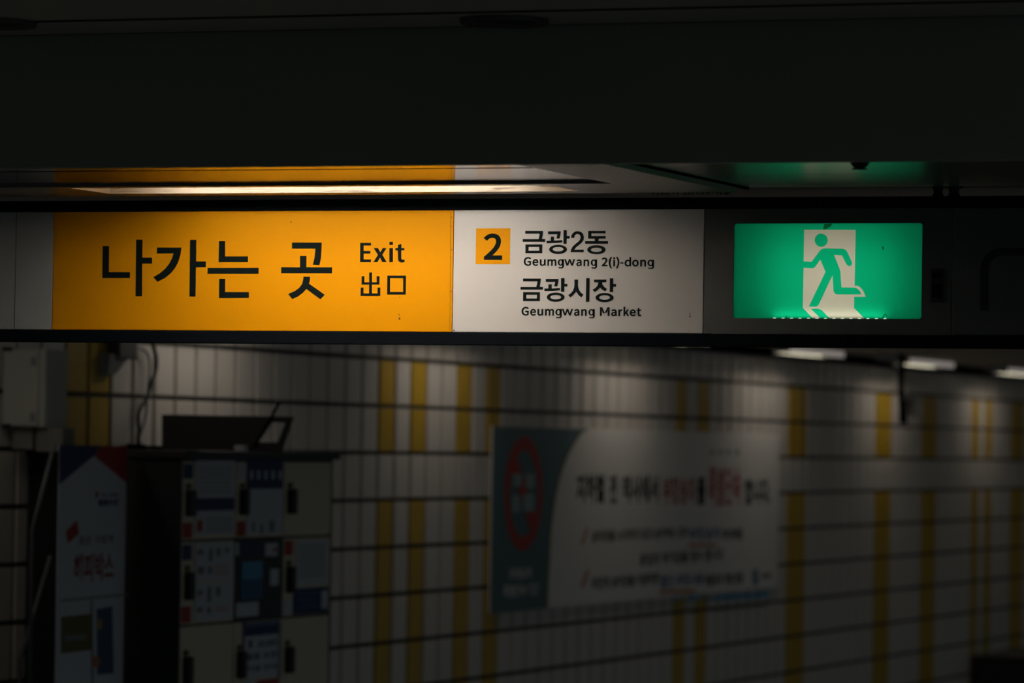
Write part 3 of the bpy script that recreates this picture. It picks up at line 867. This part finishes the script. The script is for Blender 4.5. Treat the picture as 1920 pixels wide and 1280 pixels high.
# pale gates and a passing figure inside the ring
pale_m = pmat('print_pale_teal', (.28, .40, .41), .6)
for q_ in ((957, 888, 973, 912), (980, 888, 997, 915), (955, 928, 970, 960), (976, 925, 996, 958)):
    Print(BN, .0134, .0006).rect(*q_).build('gate_figure', pale_m, rg)
for q_ in (('부정승차', 951, 1064, 993, 1085), ('특별단속 기간', 940, 1095, 1005, 1117)):
    Print(BN, .0115, .0006).text(*q_, .02).build('caption', bwhite_m, ban)
for w_ in [('지하철', 1077, 888, 1130, 943), ('전', 1139, 889, 1153, 943), ('역사에서', 1163, 890, 1231, 943), ('를', 1304, 894, 1319, 946), ('합니다.', 1393, 897, 1441, 946)]:
    Print(BN, .0104, .0006).text(*w_, .035).build('headline_word', black_ink, ban)
brush_m = pmat('print_brush_red', (.40, .07, .045), .6)
Print(BN, .0104, .0006).text('부정승차', 1239, 893, 1302, 945, .035).build('red_headline_word', brush_m, ban)
Print(BN, .0104, .0006).text('특별단속', 1324, 874, 1386, 948, .03, .1).build('red_headline_word', brush_m, ban)
for x_ in (1332, 1348, 1363, 1379):
    Print(BN, .0104, .0006).px(ellipse(x_, 847.5, 3.5, 6, 12)).build('emphasis_dot', grey_ink, ban)
for w_ in [('승차권을 소지하지 않고 승차하는 경우', 1106, 990, 1287, 1012), ('부과됨', 1351, 990, 1388, 1012), ('운임의 부가금을 징수 합니다', 1196, 1032, 1353, 1055),
           ('타인의 승차권을 이용하면', 1106, 1077, 1232, 1100), ('적발되어 처벌 받음', 1317, 1074, 1390, 1097)]:
    Print(BN, .0104, .0006).text(*w_, .03).build('body_lettering', black_ink, ban)
for w_ in [('부정승차', 1289, 988, 1348, 1012), ('할인 부정사용', 1235, 1075, 1315, 1099)]:
    Print(BN, .0104, .0006).text(*w_, .035).build('blue_lettering', blue_m, ban)
Print(BN, .0104, .0006).px([(1408, 1068), (1417, 1066), (1418, 1095), (1409, 1097)]).build('blue_emblem', blue_m, ban)
for q_ in ([(1094, 990), (1100, 988), (1091, 1019), (1085, 1020)], [(1095, 1070), (1103, 1068), (1091, 1100), (1084, 1101)]):
    Print(BN, .0104, .0006).px(q_).build('check_mark', orange_m, ban)
for q_ in ([(1287, 1019), (1340, 1018), (1340, 1024), (1287, 1025)], [(1233, 1106), (1301, 1104), (1301, 1111), (1233, 1113)]):
    Print(BN, .0104, .0006).px(q_).build('underline', orange_m, ban)
lg = Print(BN, .0104, .0006)
lg.px([(1424, 1075), (1442, 1074), (1442, 1083), (1424, 1084)])
lg.build('grey_lettering', grey_ink, ban)
for a, b, c_, d_ in [(1258, 1119, 1276, 1124), (1292, 1114, 1310, 1124), (1326, 1119, 1340, 1132), (1342, 1115, 1362, 1124), (1360, 1112, 1376, 1128), (1374, 1114, 1398, 1122), (1396, 1112, 1416, 1122), (1420, 1108, 1436, 1120)]:
    Print(BN, .0104, .0006).rect(a, b, c_, min(d_, 1124)).build('skyline_print', sky_m, ban)

# ------------------------------------------------------------------ locker bank against the wall
XF = -6.15                                   # front of the locker doors
LK = Plane((XF, 0, 0), u=(0, 1, 0))
LYA, LYB = LK.uv(338, 1000)[0], LK.uv(621, 1000)[0]
zt = LK.uv(480, 861)[1]
lk = thing('locker_bank', (-6.45, (LYA + LYB) / 2, 0), 'black sided luggage locker bank with cream doors standing against the tiled wall', 'lockers')
MB().box((XW + .004, LYA, .0), (XF - .022, LYB, zt)).box((XF - .0215, LYA, 0), (XF + .002, LYA + .007, zt)).box((XF - .0215, LYB - .006, 0), (XF + .002, LYB, zt)).box((XF - .0215, LYA, zt - .006), (XF + .002, LYB, zt)).build('carcass', locker_dark, lk)
MB().box((XW + .004, LYA - .02, zt + .0005), (XF + .03, LYB + .012, zt + .030), .004).build('top_slab', locker_dark, lk)
ycol = [LYA + .006, LK.uv(441, 1000)[0], LK.uv(531, 1000)[0], LYB - .005]
zr = [zt - .005] + [LK.uv(441, y)[1] for y in (1010.5, 1165)]
hh = zr[1] - zr[2]
zr += [zr[2] - hh, zr[2] - 2 * hh, zr[2] - 3 * hh]
zr = [z for z in zr if z > .1] + [.08]
for c_ in range(3):
    for r_i in range(len(zr) - 1):
        ya, yb, za, zb = ycol[c_] + .004, ycol[c_ + 1] - .004, zr[r_i + 1] + .004, zr[r_i] - .004
        if c_ == 1 and r_i == 1:
            cpn = MB().obox(LK, ya - .004, yb + .004, za - .004, zb + .004, -.021, .001, .002).build('control_panel', locker_dark, lk)
            Print(LK, .0012).rect(450, 1016, 489, 1042).build('header_print', navy_m, cpn)
            MB().obox(LK, LK.uv(451, 1090)[0], LK.uv(489.5, 1090)[0], LK.uv(470, 1122)[1], LK.uv(470, 1052)[1], .0012, .006, .001).build('screen', sky_m, cpn)
            Print(LK, .0063).rect(452, 1085, 488.5, 1121).build('screen_picture', blue_m, cpn)
            for q_ in ((442, 1129, 484, 1155), (441, 1017, 447, 1041), (497, 1018, 520, 1042), (506, 1066, 522, 1097)):
                Print(LK, .0012).rect(*q_).build('white_sticker', paper_m, cpn)
            Print(LK, .002).px([(509, 1030), (519, 1024), (517, 1036)]).build('red_print', red_m, cpn)
            continue
        dr = MB().obox(LK, ya, yb, za, zb, -.021, 0, .002).build('door', cream_m, lk)
        w_ = yb - ya
        hy = ya + w_ * .10
        hd_ = MB().obox(LK, hy - .016, hy + .024, za + (zb - za) * .30, za + (zb - za) * .64, .0004, .028, .006).build('handle', locker_dark, dr)
        MB().obox(LK, hy - .012, hy + .016, za + (zb - za) * .65, za + (zb - za) * .72, .0004, .010, .002).build('lock', olive_m, hd_)
        if r_i < 2:
            up = {(0, 0): navy_m, (1, 0): paper_m, (0, 1): navy_m, (2, 1): red_m}.get((c_, r_i))
            dn = {(0, 0): red_m, (1, 0): red_m, (0, 1): red_m, (2, 1): paper_m}.get((c_, r_i))
            for mm, fa, fb in ((up, .78, .97), (dn, .02, .22)):
                if mm:
                    Print(LK, .0006, .001).uv([(ya + .008, za + (zb - za) * fa), (ya + w_ * .19, za + (zb - za) * fa), (ya + w_ * .19, za + (zb - za) * fb), (ya + .008, za + (zb - za) * fb)]).build('door_tag', mm, dr)


def poster(px, lab):
    """sheet of paper from its pixel box; returns the sheet and a function for printing on it"""
    x0, y0, x1, y1 = px
    xm, ym = (x0 + x1) / 2, (y0 + y1) / 2
    o = Print(LK, .0024, .0008).rect(x0, y0, x1, y1).build('poster', paper_m)
    tag(o, lab, 'poster', 'posters on the locker doors')
    return o


def on_poster(o, name, m, *rects, n=.0036):
    for r in rects:                           # every printed patch is a part of its own
        pr = Print(LK, n, .0004)
        if isinstance(r[0], str):
            pr.text(*r, .02)
        else:
            pr.rect(*r)
        q_ = pr.build(name, m, o)
    return q_


p1 = poster((365, 863, 438.5, 1001), 'white poster with a navy band on the top left locker door')
on_poster(p1, 'navy_band', navy_m, (367, 933, 438, 957))
on_poster(p1, 'red_print', red_m, (368, 975, 378, 996))
on_poster(p1, 'grey_lines', grey_ink, *[(372, 876 + i * 9, 432, 878 + i * 9) for i in range(6)], *[(385, 970 + i * 6, 434, 972 + i * 6) for i in range(5)])
p2 = poster((462, 862, 529, 1001), 'poster with navy top and white icons on the top middle locker door')
nb = on_poster(p2, 'navy_top', navy_m, (462, 862, 529, 916))
on_poster(p2, 'icons', paper_m, *[(467 + i * 13.5, 882, 472 + i * 13.5, 898) for i in range(5)], n=.0042)
on_poster(p2, 'bottle_print', grey_ink, (471, 977, 476, 997), (486, 982, 492, 1000), (503, 975, 513, 996))
p3 = poster((364, 1016, 436, 1088), 'upper white picture sheet on the middle left locker door')
on_poster(p3, 'icons', grey_ink, (368, 1030, 380, 1040), (390, 1028, 397, 1052), (404, 1027, 412, 1042), (420, 1026, 428, 1036), (369, 1062, 381, 1076), (388, 1062, 396, 1075))
on_poster(p3, 'orange_lines', orange_m, (400, 1060, 428, 1062), (400, 1068, 428, 1070), (400, 1075, 428, 1077))
p4 = poster((363, 1091, 435, 1162), 'lower white picture sheet on the middle left locker door')
on_poster(p4, 'icons', grey_ink, (368, 1106, 378, 1116), (387, 1100, 394, 1128), (403, 1100, 412, 1117), (367, 1138, 378, 1148), (386, 1138, 394, 1150))
on_poster(p4, 'orange_lines', orange_m, (400, 1136, 428, 1138), (400, 1143, 428, 1145))
p5 = poster((554, 1013, 613, 1096), 'white sheet of fine print above the navy one on the right locker door')
on_poster(p5, 'grey_lines', grey_ink, *[(560, 1022 + i * 8, 608, 1024.5 + i * 8) for i in range(8)])
p6 = poster((549, 1101, 614, 1150), 'navy sheet with pale print below the white one on the right locker door')
p6.data.materials[0] = navy_m
on_poster(p6, 'pale_print', paper_m, (601, 1107, 612, 1140))
on_poster(p6, 'blue_print', blue_m, (556, 1110, 596, 1114), (556, 1122, 590, 1126), (556, 1134, 594, 1138))
p7 = poster((454, 1165, 523, 1270), 'blue edged price sheet on the lower middle locker door')
on_poster(p7, 'navy_header', navy_m, (457, 1171, 521, 1190))
on_poster(p7, 'blue_edge', blue_m, (454, 1165, 457, 1270), (520, 1165, 523, 1270), (454, 1165, 523, 1170))
on_poster(p7, 'dark_lettering', navy_m, (465, 1199, 471, 1214), ('30,000', 482, 1199, 517, 1213), ('물품 보관', 460, 1222, 518, 1235), ('이용 안내', 462, 1245, 517, 1257))
p8 = poster((454, 1273, 523, 1345), 'sheet with a red heading at the bottom edge of the photo')
on_poster(p8, 'red_heading', red_m, (479, 1273, 521, 1300))

# ------------------------------------------------------------------ things on the locker bank
zs = zt + .030
TPY = LYA + .10
TP = Plane((0, TPY, 0), u=(1, 0, 0))
bd = thing('display_board', (TP.uv(430, 835)[0], TPY, zs), 'black display panel with an open slanted end on top of the lockers', 'display')
zz_ = lambda L: [(a, max(b, zs + .0006)) for a, b in TP.P(L)]
vf = fill([zz_([(310, 777), (552, 781), (529, 850), (310, 850)]), zz_([(511, 791), (541, 793), (526, 829), (485, 829)])], .03)
m = MB().add([TP.xyz(a, b, h) for a, b, h in vf[0]], vf[1])
m.build('panel', locker_dark, bd)
MB().tube([TP.at(484, 838, .036), TP.at(512, 790, .036), TP.at(531, 755, .036)], .006, 8).build('support_rod', black_metal, bd)
wp_ = TP.at(464, 836, .055)
o = MB().box((wp_.x - .020, wp_.y - .02, zs + .0006), (wp_.x + .020, wp_.y + .02, zs + .022), .006).build('power_adapter', paper_m)
tag(o, 'small white block in front of the black display panel', 'adapter')
ad = TP.at(255, 838, .0)
o = MB().box((ad.x - .028, ad.y - .03, zs + .0006), (ad.x + .028, ad.y + .03, zs + .020), .006).tube([(ad.x - .02, ad.y - .045, zs + .008), (ad.x + .06, ad.y - .05, zs + .009), (ad.x + .11, ad.y, zs + .008)], .007, 8).build('plug_strip', black_metal)
tag(o, 'black plug strip lying at the left end of the locker top', 'plug strip')

# ------------------------------------------------------------------ enclosure, junction boxes, socket and cables on the wall
EY = WALL.uv(4, 720)[0]
EP = Plane((0, EY, 0), u=(1, 0, 0))
ex0, ex1 = XW + .004, EP.uv(85, 720)[0]
ez0, ez1 = EP.uv(45, 800)[1], EP.uv(45, 653)[1]
en = thing('electrical_enclosure', ((ex0 + ex1) / 2, EY + .09, ez0), 'pale grey electrical enclosure on the wall at the left edge', 'enclosure')
MB().box((ex0, EY, ez0), (ex1, EY + .175, ez1), .004).build('body', box_m, en)
dw = MB().box((ex0 + .004, EY - .012, ez0 + .004), (ex1 - .022, EY - .0005, ez1 - .004), .003).build('cover', box_m, en)
for zc in (ez0 + .035, ez1 - .045):
    MB().box((ex1 - .05, EY - .020, zc - .016), (ex1 - .030, EY - .0125, zc + .016), .003).build('latch', grey_ink, dw)
for z_ in (ez0 - .004, ez1 - .010):
    MB().box((ex0 + .002, EY - .016, z_), (ex0 + .04, EY - .0125, z_ + .014), .001).build('mounting_tab', locker_dark, dw)
for n_, (xa, xb) in enumerate([(16, 53), (60, 110)]):
    a = EP.uv(xa, 830)[0]
    b = EP.uv(xb, 830)[0]
    o = MB().box((max(a, XW + .004), EY + .03 + .0 * n_, EP.uv(45, 842 + n_ * 4)[1]), (b, EY + .13, ez0 - .0015), .003).build('junction_box', pmat('junction_grey', (.20, .20, .18), .6) if n_ == 0 else bpy.data.materials['junction_grey'])
    tag(o, ['left narrower grey duct box below the electrical enclosure', 'right wider grey duct box below the electrical enclosure'][n_], 'duct box', 'duct boxes under the enclosure')
SK = Plane((XW + .05, 0, 0), u=(0, 1, 0))
c0, c1 = SK.uv(203, 668), SK.uv(256, 668)
sk = thing('wall_socket', (XW + .03, (c0[0] + c1[0]) / 2, c0[1] - .05), 'dark wall socket with plugs high on the tiles above the pull up banner', 'socket')
MB().obox(WALL, c0[0] + .09, c1[0], SK.uv(230, 672)[1], SK.uv(230, 630)[1], .004, .055, .006).build('plug_block', pmat('plug_dark', (.05, .05, .045), .5), sk)
MB().add([WALL.xyz(c0[0] + .02, SK.uv(212, 705)[1], .004), WALL.xyz(c0[0] + .12, SK.uv(222, 703)[1], .004), WALL.xyz(c0[0] + .2, SK.uv(232, 672)[1], .004), WALL.xyz(c0[0] + .02, SK.uv(205, 660)[1], .004),
          WALL.xyz(c0[0] + .04, SK.uv(212, 703)[1], .03), WALL.xyz(c0[0] + .10, SK.uv(222, 702)[1], .03), WALL.xyz(c0[0] + .18, SK.uv(232, 673)[1], .045), WALL.xyz(c0[0] + .03, SK.uv(205, 662)[1], .045)],
         [(0, 1, 5, 4), (1, 2, 6, 5), (2, 3, 7, 6), (3, 0, 4, 7), (4, 5, 6, 7), (3, 2, 1, 0)]).build('hood', grey_ink, sk)
for n_, (pts, rad, lab) in enumerate([
        ([(254, 652), (266, 653), (277, 664), (281, 685), (279, 715), (277, 742), (274, 775), (268, 800), (260, 822), (256, 836)], .009, 'thin grey cable arching from the wall socket down to the locker top'),
        ([(284, 636), (289, 655), (293, 675), (291, 697), (283, 722), (274, 748), (261, 770), (259, 790), (261, 806), (259, 822), (262, 837)], .013, 'thicker dark cable winding down the tiles to the locker top')]):
    CP = Plane((XW + .03 + .012 * n_, 0, 0), u=(0, 1, 0))
    P_ = [CP.at(*q) for q in pts]
    out = []
    for i in range(len(P_) - 1):
        a, b, c_, d_ = P_[max(i - 1, 0)], P_[i], P_[i + 1], P_[min(i + 2, len(P_) - 1)]
        for j in range(5):
            t = j / 5
            out.append(.5 * ((2 * b) + (c_ - a) * t + (2 * a - 5 * b + 4 * c_ - d_) * t * t + (3 * b - a - 3 * c_ + d_) * t ** 3))
    out.append(P_[-1])
    out[-1].z = max(out[-1].z, zs + .008)
    o = MB().tube(out, rad * .62, 8).build('power_cable', rubber_m if n_ else grey_ink, None, True)
    tag(o, lab, 'cable', 'cables on the tiled wall')

# ------------------------------------------------------------------ X stand banner left of the lockers
XB = Plane((-6.29, 13.35, 0), u=(-math.sin(math.radians(6)), math.cos(math.radians(6)), 0))
xs = thing('banner_stand', (-6.29, 13.35, 0), 'tall white pull up banner with blue and red roof top beside the lockers', 'banner stand')
q0, q1 = XB.uv(106.5, 1050)[0], XB.uv(233, 1050)[0]
xz1, xz0 = XB.uv(167, 835)[1], .32
MB().obox(XB, q0, q1, xz0, xz1, 0, .002).build('sheet', paper_m, xs)
an = (q0 + (q1 - q0) * .5, XB.uv(167, 854)[1])
zl, zrr = XB.uv(104, 909)[1], XB.uv(228, 905)[1]
tx = q0 + (q1 - q0) * .60
Print(XB, .0026, .0004).uv([(q0, xz1), (tx, xz1), an, (q0, zl)]).build('blue_corner', navy_m, xs)
Print(XB, .0026, .0004).uv([(tx, xz1), (q1, xz1), (q1, zrr), an]).build('red_corner', red_m, xs)
Print(XB, .0026, .0004).text('물품보관', 183, 935, 221, 948, .04).text('무인 보관함', 188, 924, 221, 931, .02).build('dark_lettering', navy_m, xs)
Print(XB, .0026, .0004).px([(122, 996), (143, 974), (147, 1000), (126, 1019)]).build('red_badge', red_m, xs)
Print(XB, .0026, .0004).px([(178, 922), (183, 920), (183, 931), (178, 934)]).build('logo_mark', red_m, xs)
Print(XB, .0026, .0004).text('짐은 가볍게', 146, 1003, 211, 1020, .03).build('small_lettering', grey_ink, xs)
Print(XB, .0026, .0004).text('해피박스', 137, 1036, 212, 1090, .03).build('red_lettering', pmat('print_dull_red', (.30, .05, .05), .6), xs)
Print(XB, .0026, .0004).px([(111, 1124), (238, 1112), (238, 1116), (111, 1128)]).px([(168, 1124), (172, 1124), (174, 1290), (170, 1290)]).build('dividing_lines', grey_ink, xs)
Print(XB, .0028, .0004).px([(113, 1156), (171, 1150), (172, 1218), (113, 1225)]).build('photo_print', olive_m, xs)
Print(XB, .0034, .0003).px([(120, 1192), (160, 1188), (160, 1198), (120, 1202)]).build('photo_highlight', grey_ink, xs)
Print(XB, .0028, .0004).px([(180, 1142), (209, 1136), (212, 1262), (181, 1265)]).build('blue_print', pmat('print_slate', (.06, .11, .19), .6), xs)
Print(XB, .0034, .0003).px(ellipse(185, 1170, 4, 11, 14)).build('yellow_print', tile_y, xs)
Print(XB, .0034, .0003).px(ellipse(178, 1240, 7, 11, 14)).build('orange_print', orange_m, xs)
nb_ = lambda px, py, n: XB.at(px, py, n)
pm = MB()
a = XB.xyz(q0 - .015, xz1 + .005, -.01)
hub = XB.xyz((q0 + q1) / 2, 1.0, -.10)
pm.tube([a, XB.xyz(q0 - .16, 1.55, -.03), XB.xyz(q0 - .30, .03, .02)], .007, 8)
pm.build('rod', steel_m, xs, True)
MB().tube([XB.xyz(q0 + .02, 1.46, -.03), XB.xyz(q0 - .20, 1.12, -.05), XB.xyz(q0 - .36, .03, .03)], .007, 8).build('rod', steel_m, xs, True)
MB().tube([XB.xyz(q1, xz1, -.01), hub, XB.xyz(q1 - .05, .01, -.12)], .007, 8).build('rod', steel_m, xs, True)
MB().tube([hub, XB.xyz(q0 + .1, .01, -.16)], .007, 8).build('rod', steel_m, xs, True)

# ------------------------------------------------------------------ far right: camera hanging from the ceiling, dark cabinet
CP = Plane((-6.28, 0, 0), u=(0, 1, 0))
cy, czc = CP.uv(1697, 760)
cc = thing('hanging_fixture', (-6.28, cy, CP.uv(1697, 790)[1]), 'small pale oval fixture on a dark rod hanging from the far ceiling', 'fixture')
MB().tube([(-6.28, cy - .10, CZ - .0005), (-6.28, cy - .09, CP.uv(1693, 735)[1]), (-6.28, cy - .03, CP.uv(1696, 792)[1])], [.018, .018, .026], 10).build('rod', black_metal, cc)
zc_ = CP.uv(1706, 755)[1]
MB().tube([(-6.28, cy + .12, zc_ + .065), (-6.28, cy + .12, zc_ + .055), (-6.27, cy + .11, zc_), (-6.25, cy + .09, zc_ - .06), (-6.25, cy + .09, zc_ - .075)], [.010, .020, .042, .056, .03], 14).build('body', shell_m, cc, True)
MB().box((-6.29, cy - .08, zc_ - .01), (-6.27, cy + .09, zc_ + .01)).build('bracket', black_metal, cc)
KB = Plane((XW, 0, 0), u=(0, 1, 0))
ky, kz = KB.uv(1819, 1228)
kb = thing('floor_cabinet', (-6.5, ky + .6, 0), 'low black cabinet by the wall in the dark lower right corner', 'cabinet')
MB().box((XW + .004, ky, .05), (-6.3, ky + 1.4, kz), .01).build('body', locker_dark, kb)
MB().box((XW + .03, ky + .03, 0), (-6.34, ky + 1.37, .0495)).build('plinth', grout_m, kb)
for n_ in range(2):
    dr = MB().box((-6.2995, ky + .02 + n_ * .69, .07), (-6.285, ky + .69 + n_ * .68, kz - .02), .003).build('door', locker_dark, kb)
    MB().box((-6.2845, ky + (.62 if n_ == 0 else .76), kz * .5), (-6.27, ky + (.64 if n_ == 0 else .78), kz * .7), .002).build('handle', steel_m, dr)
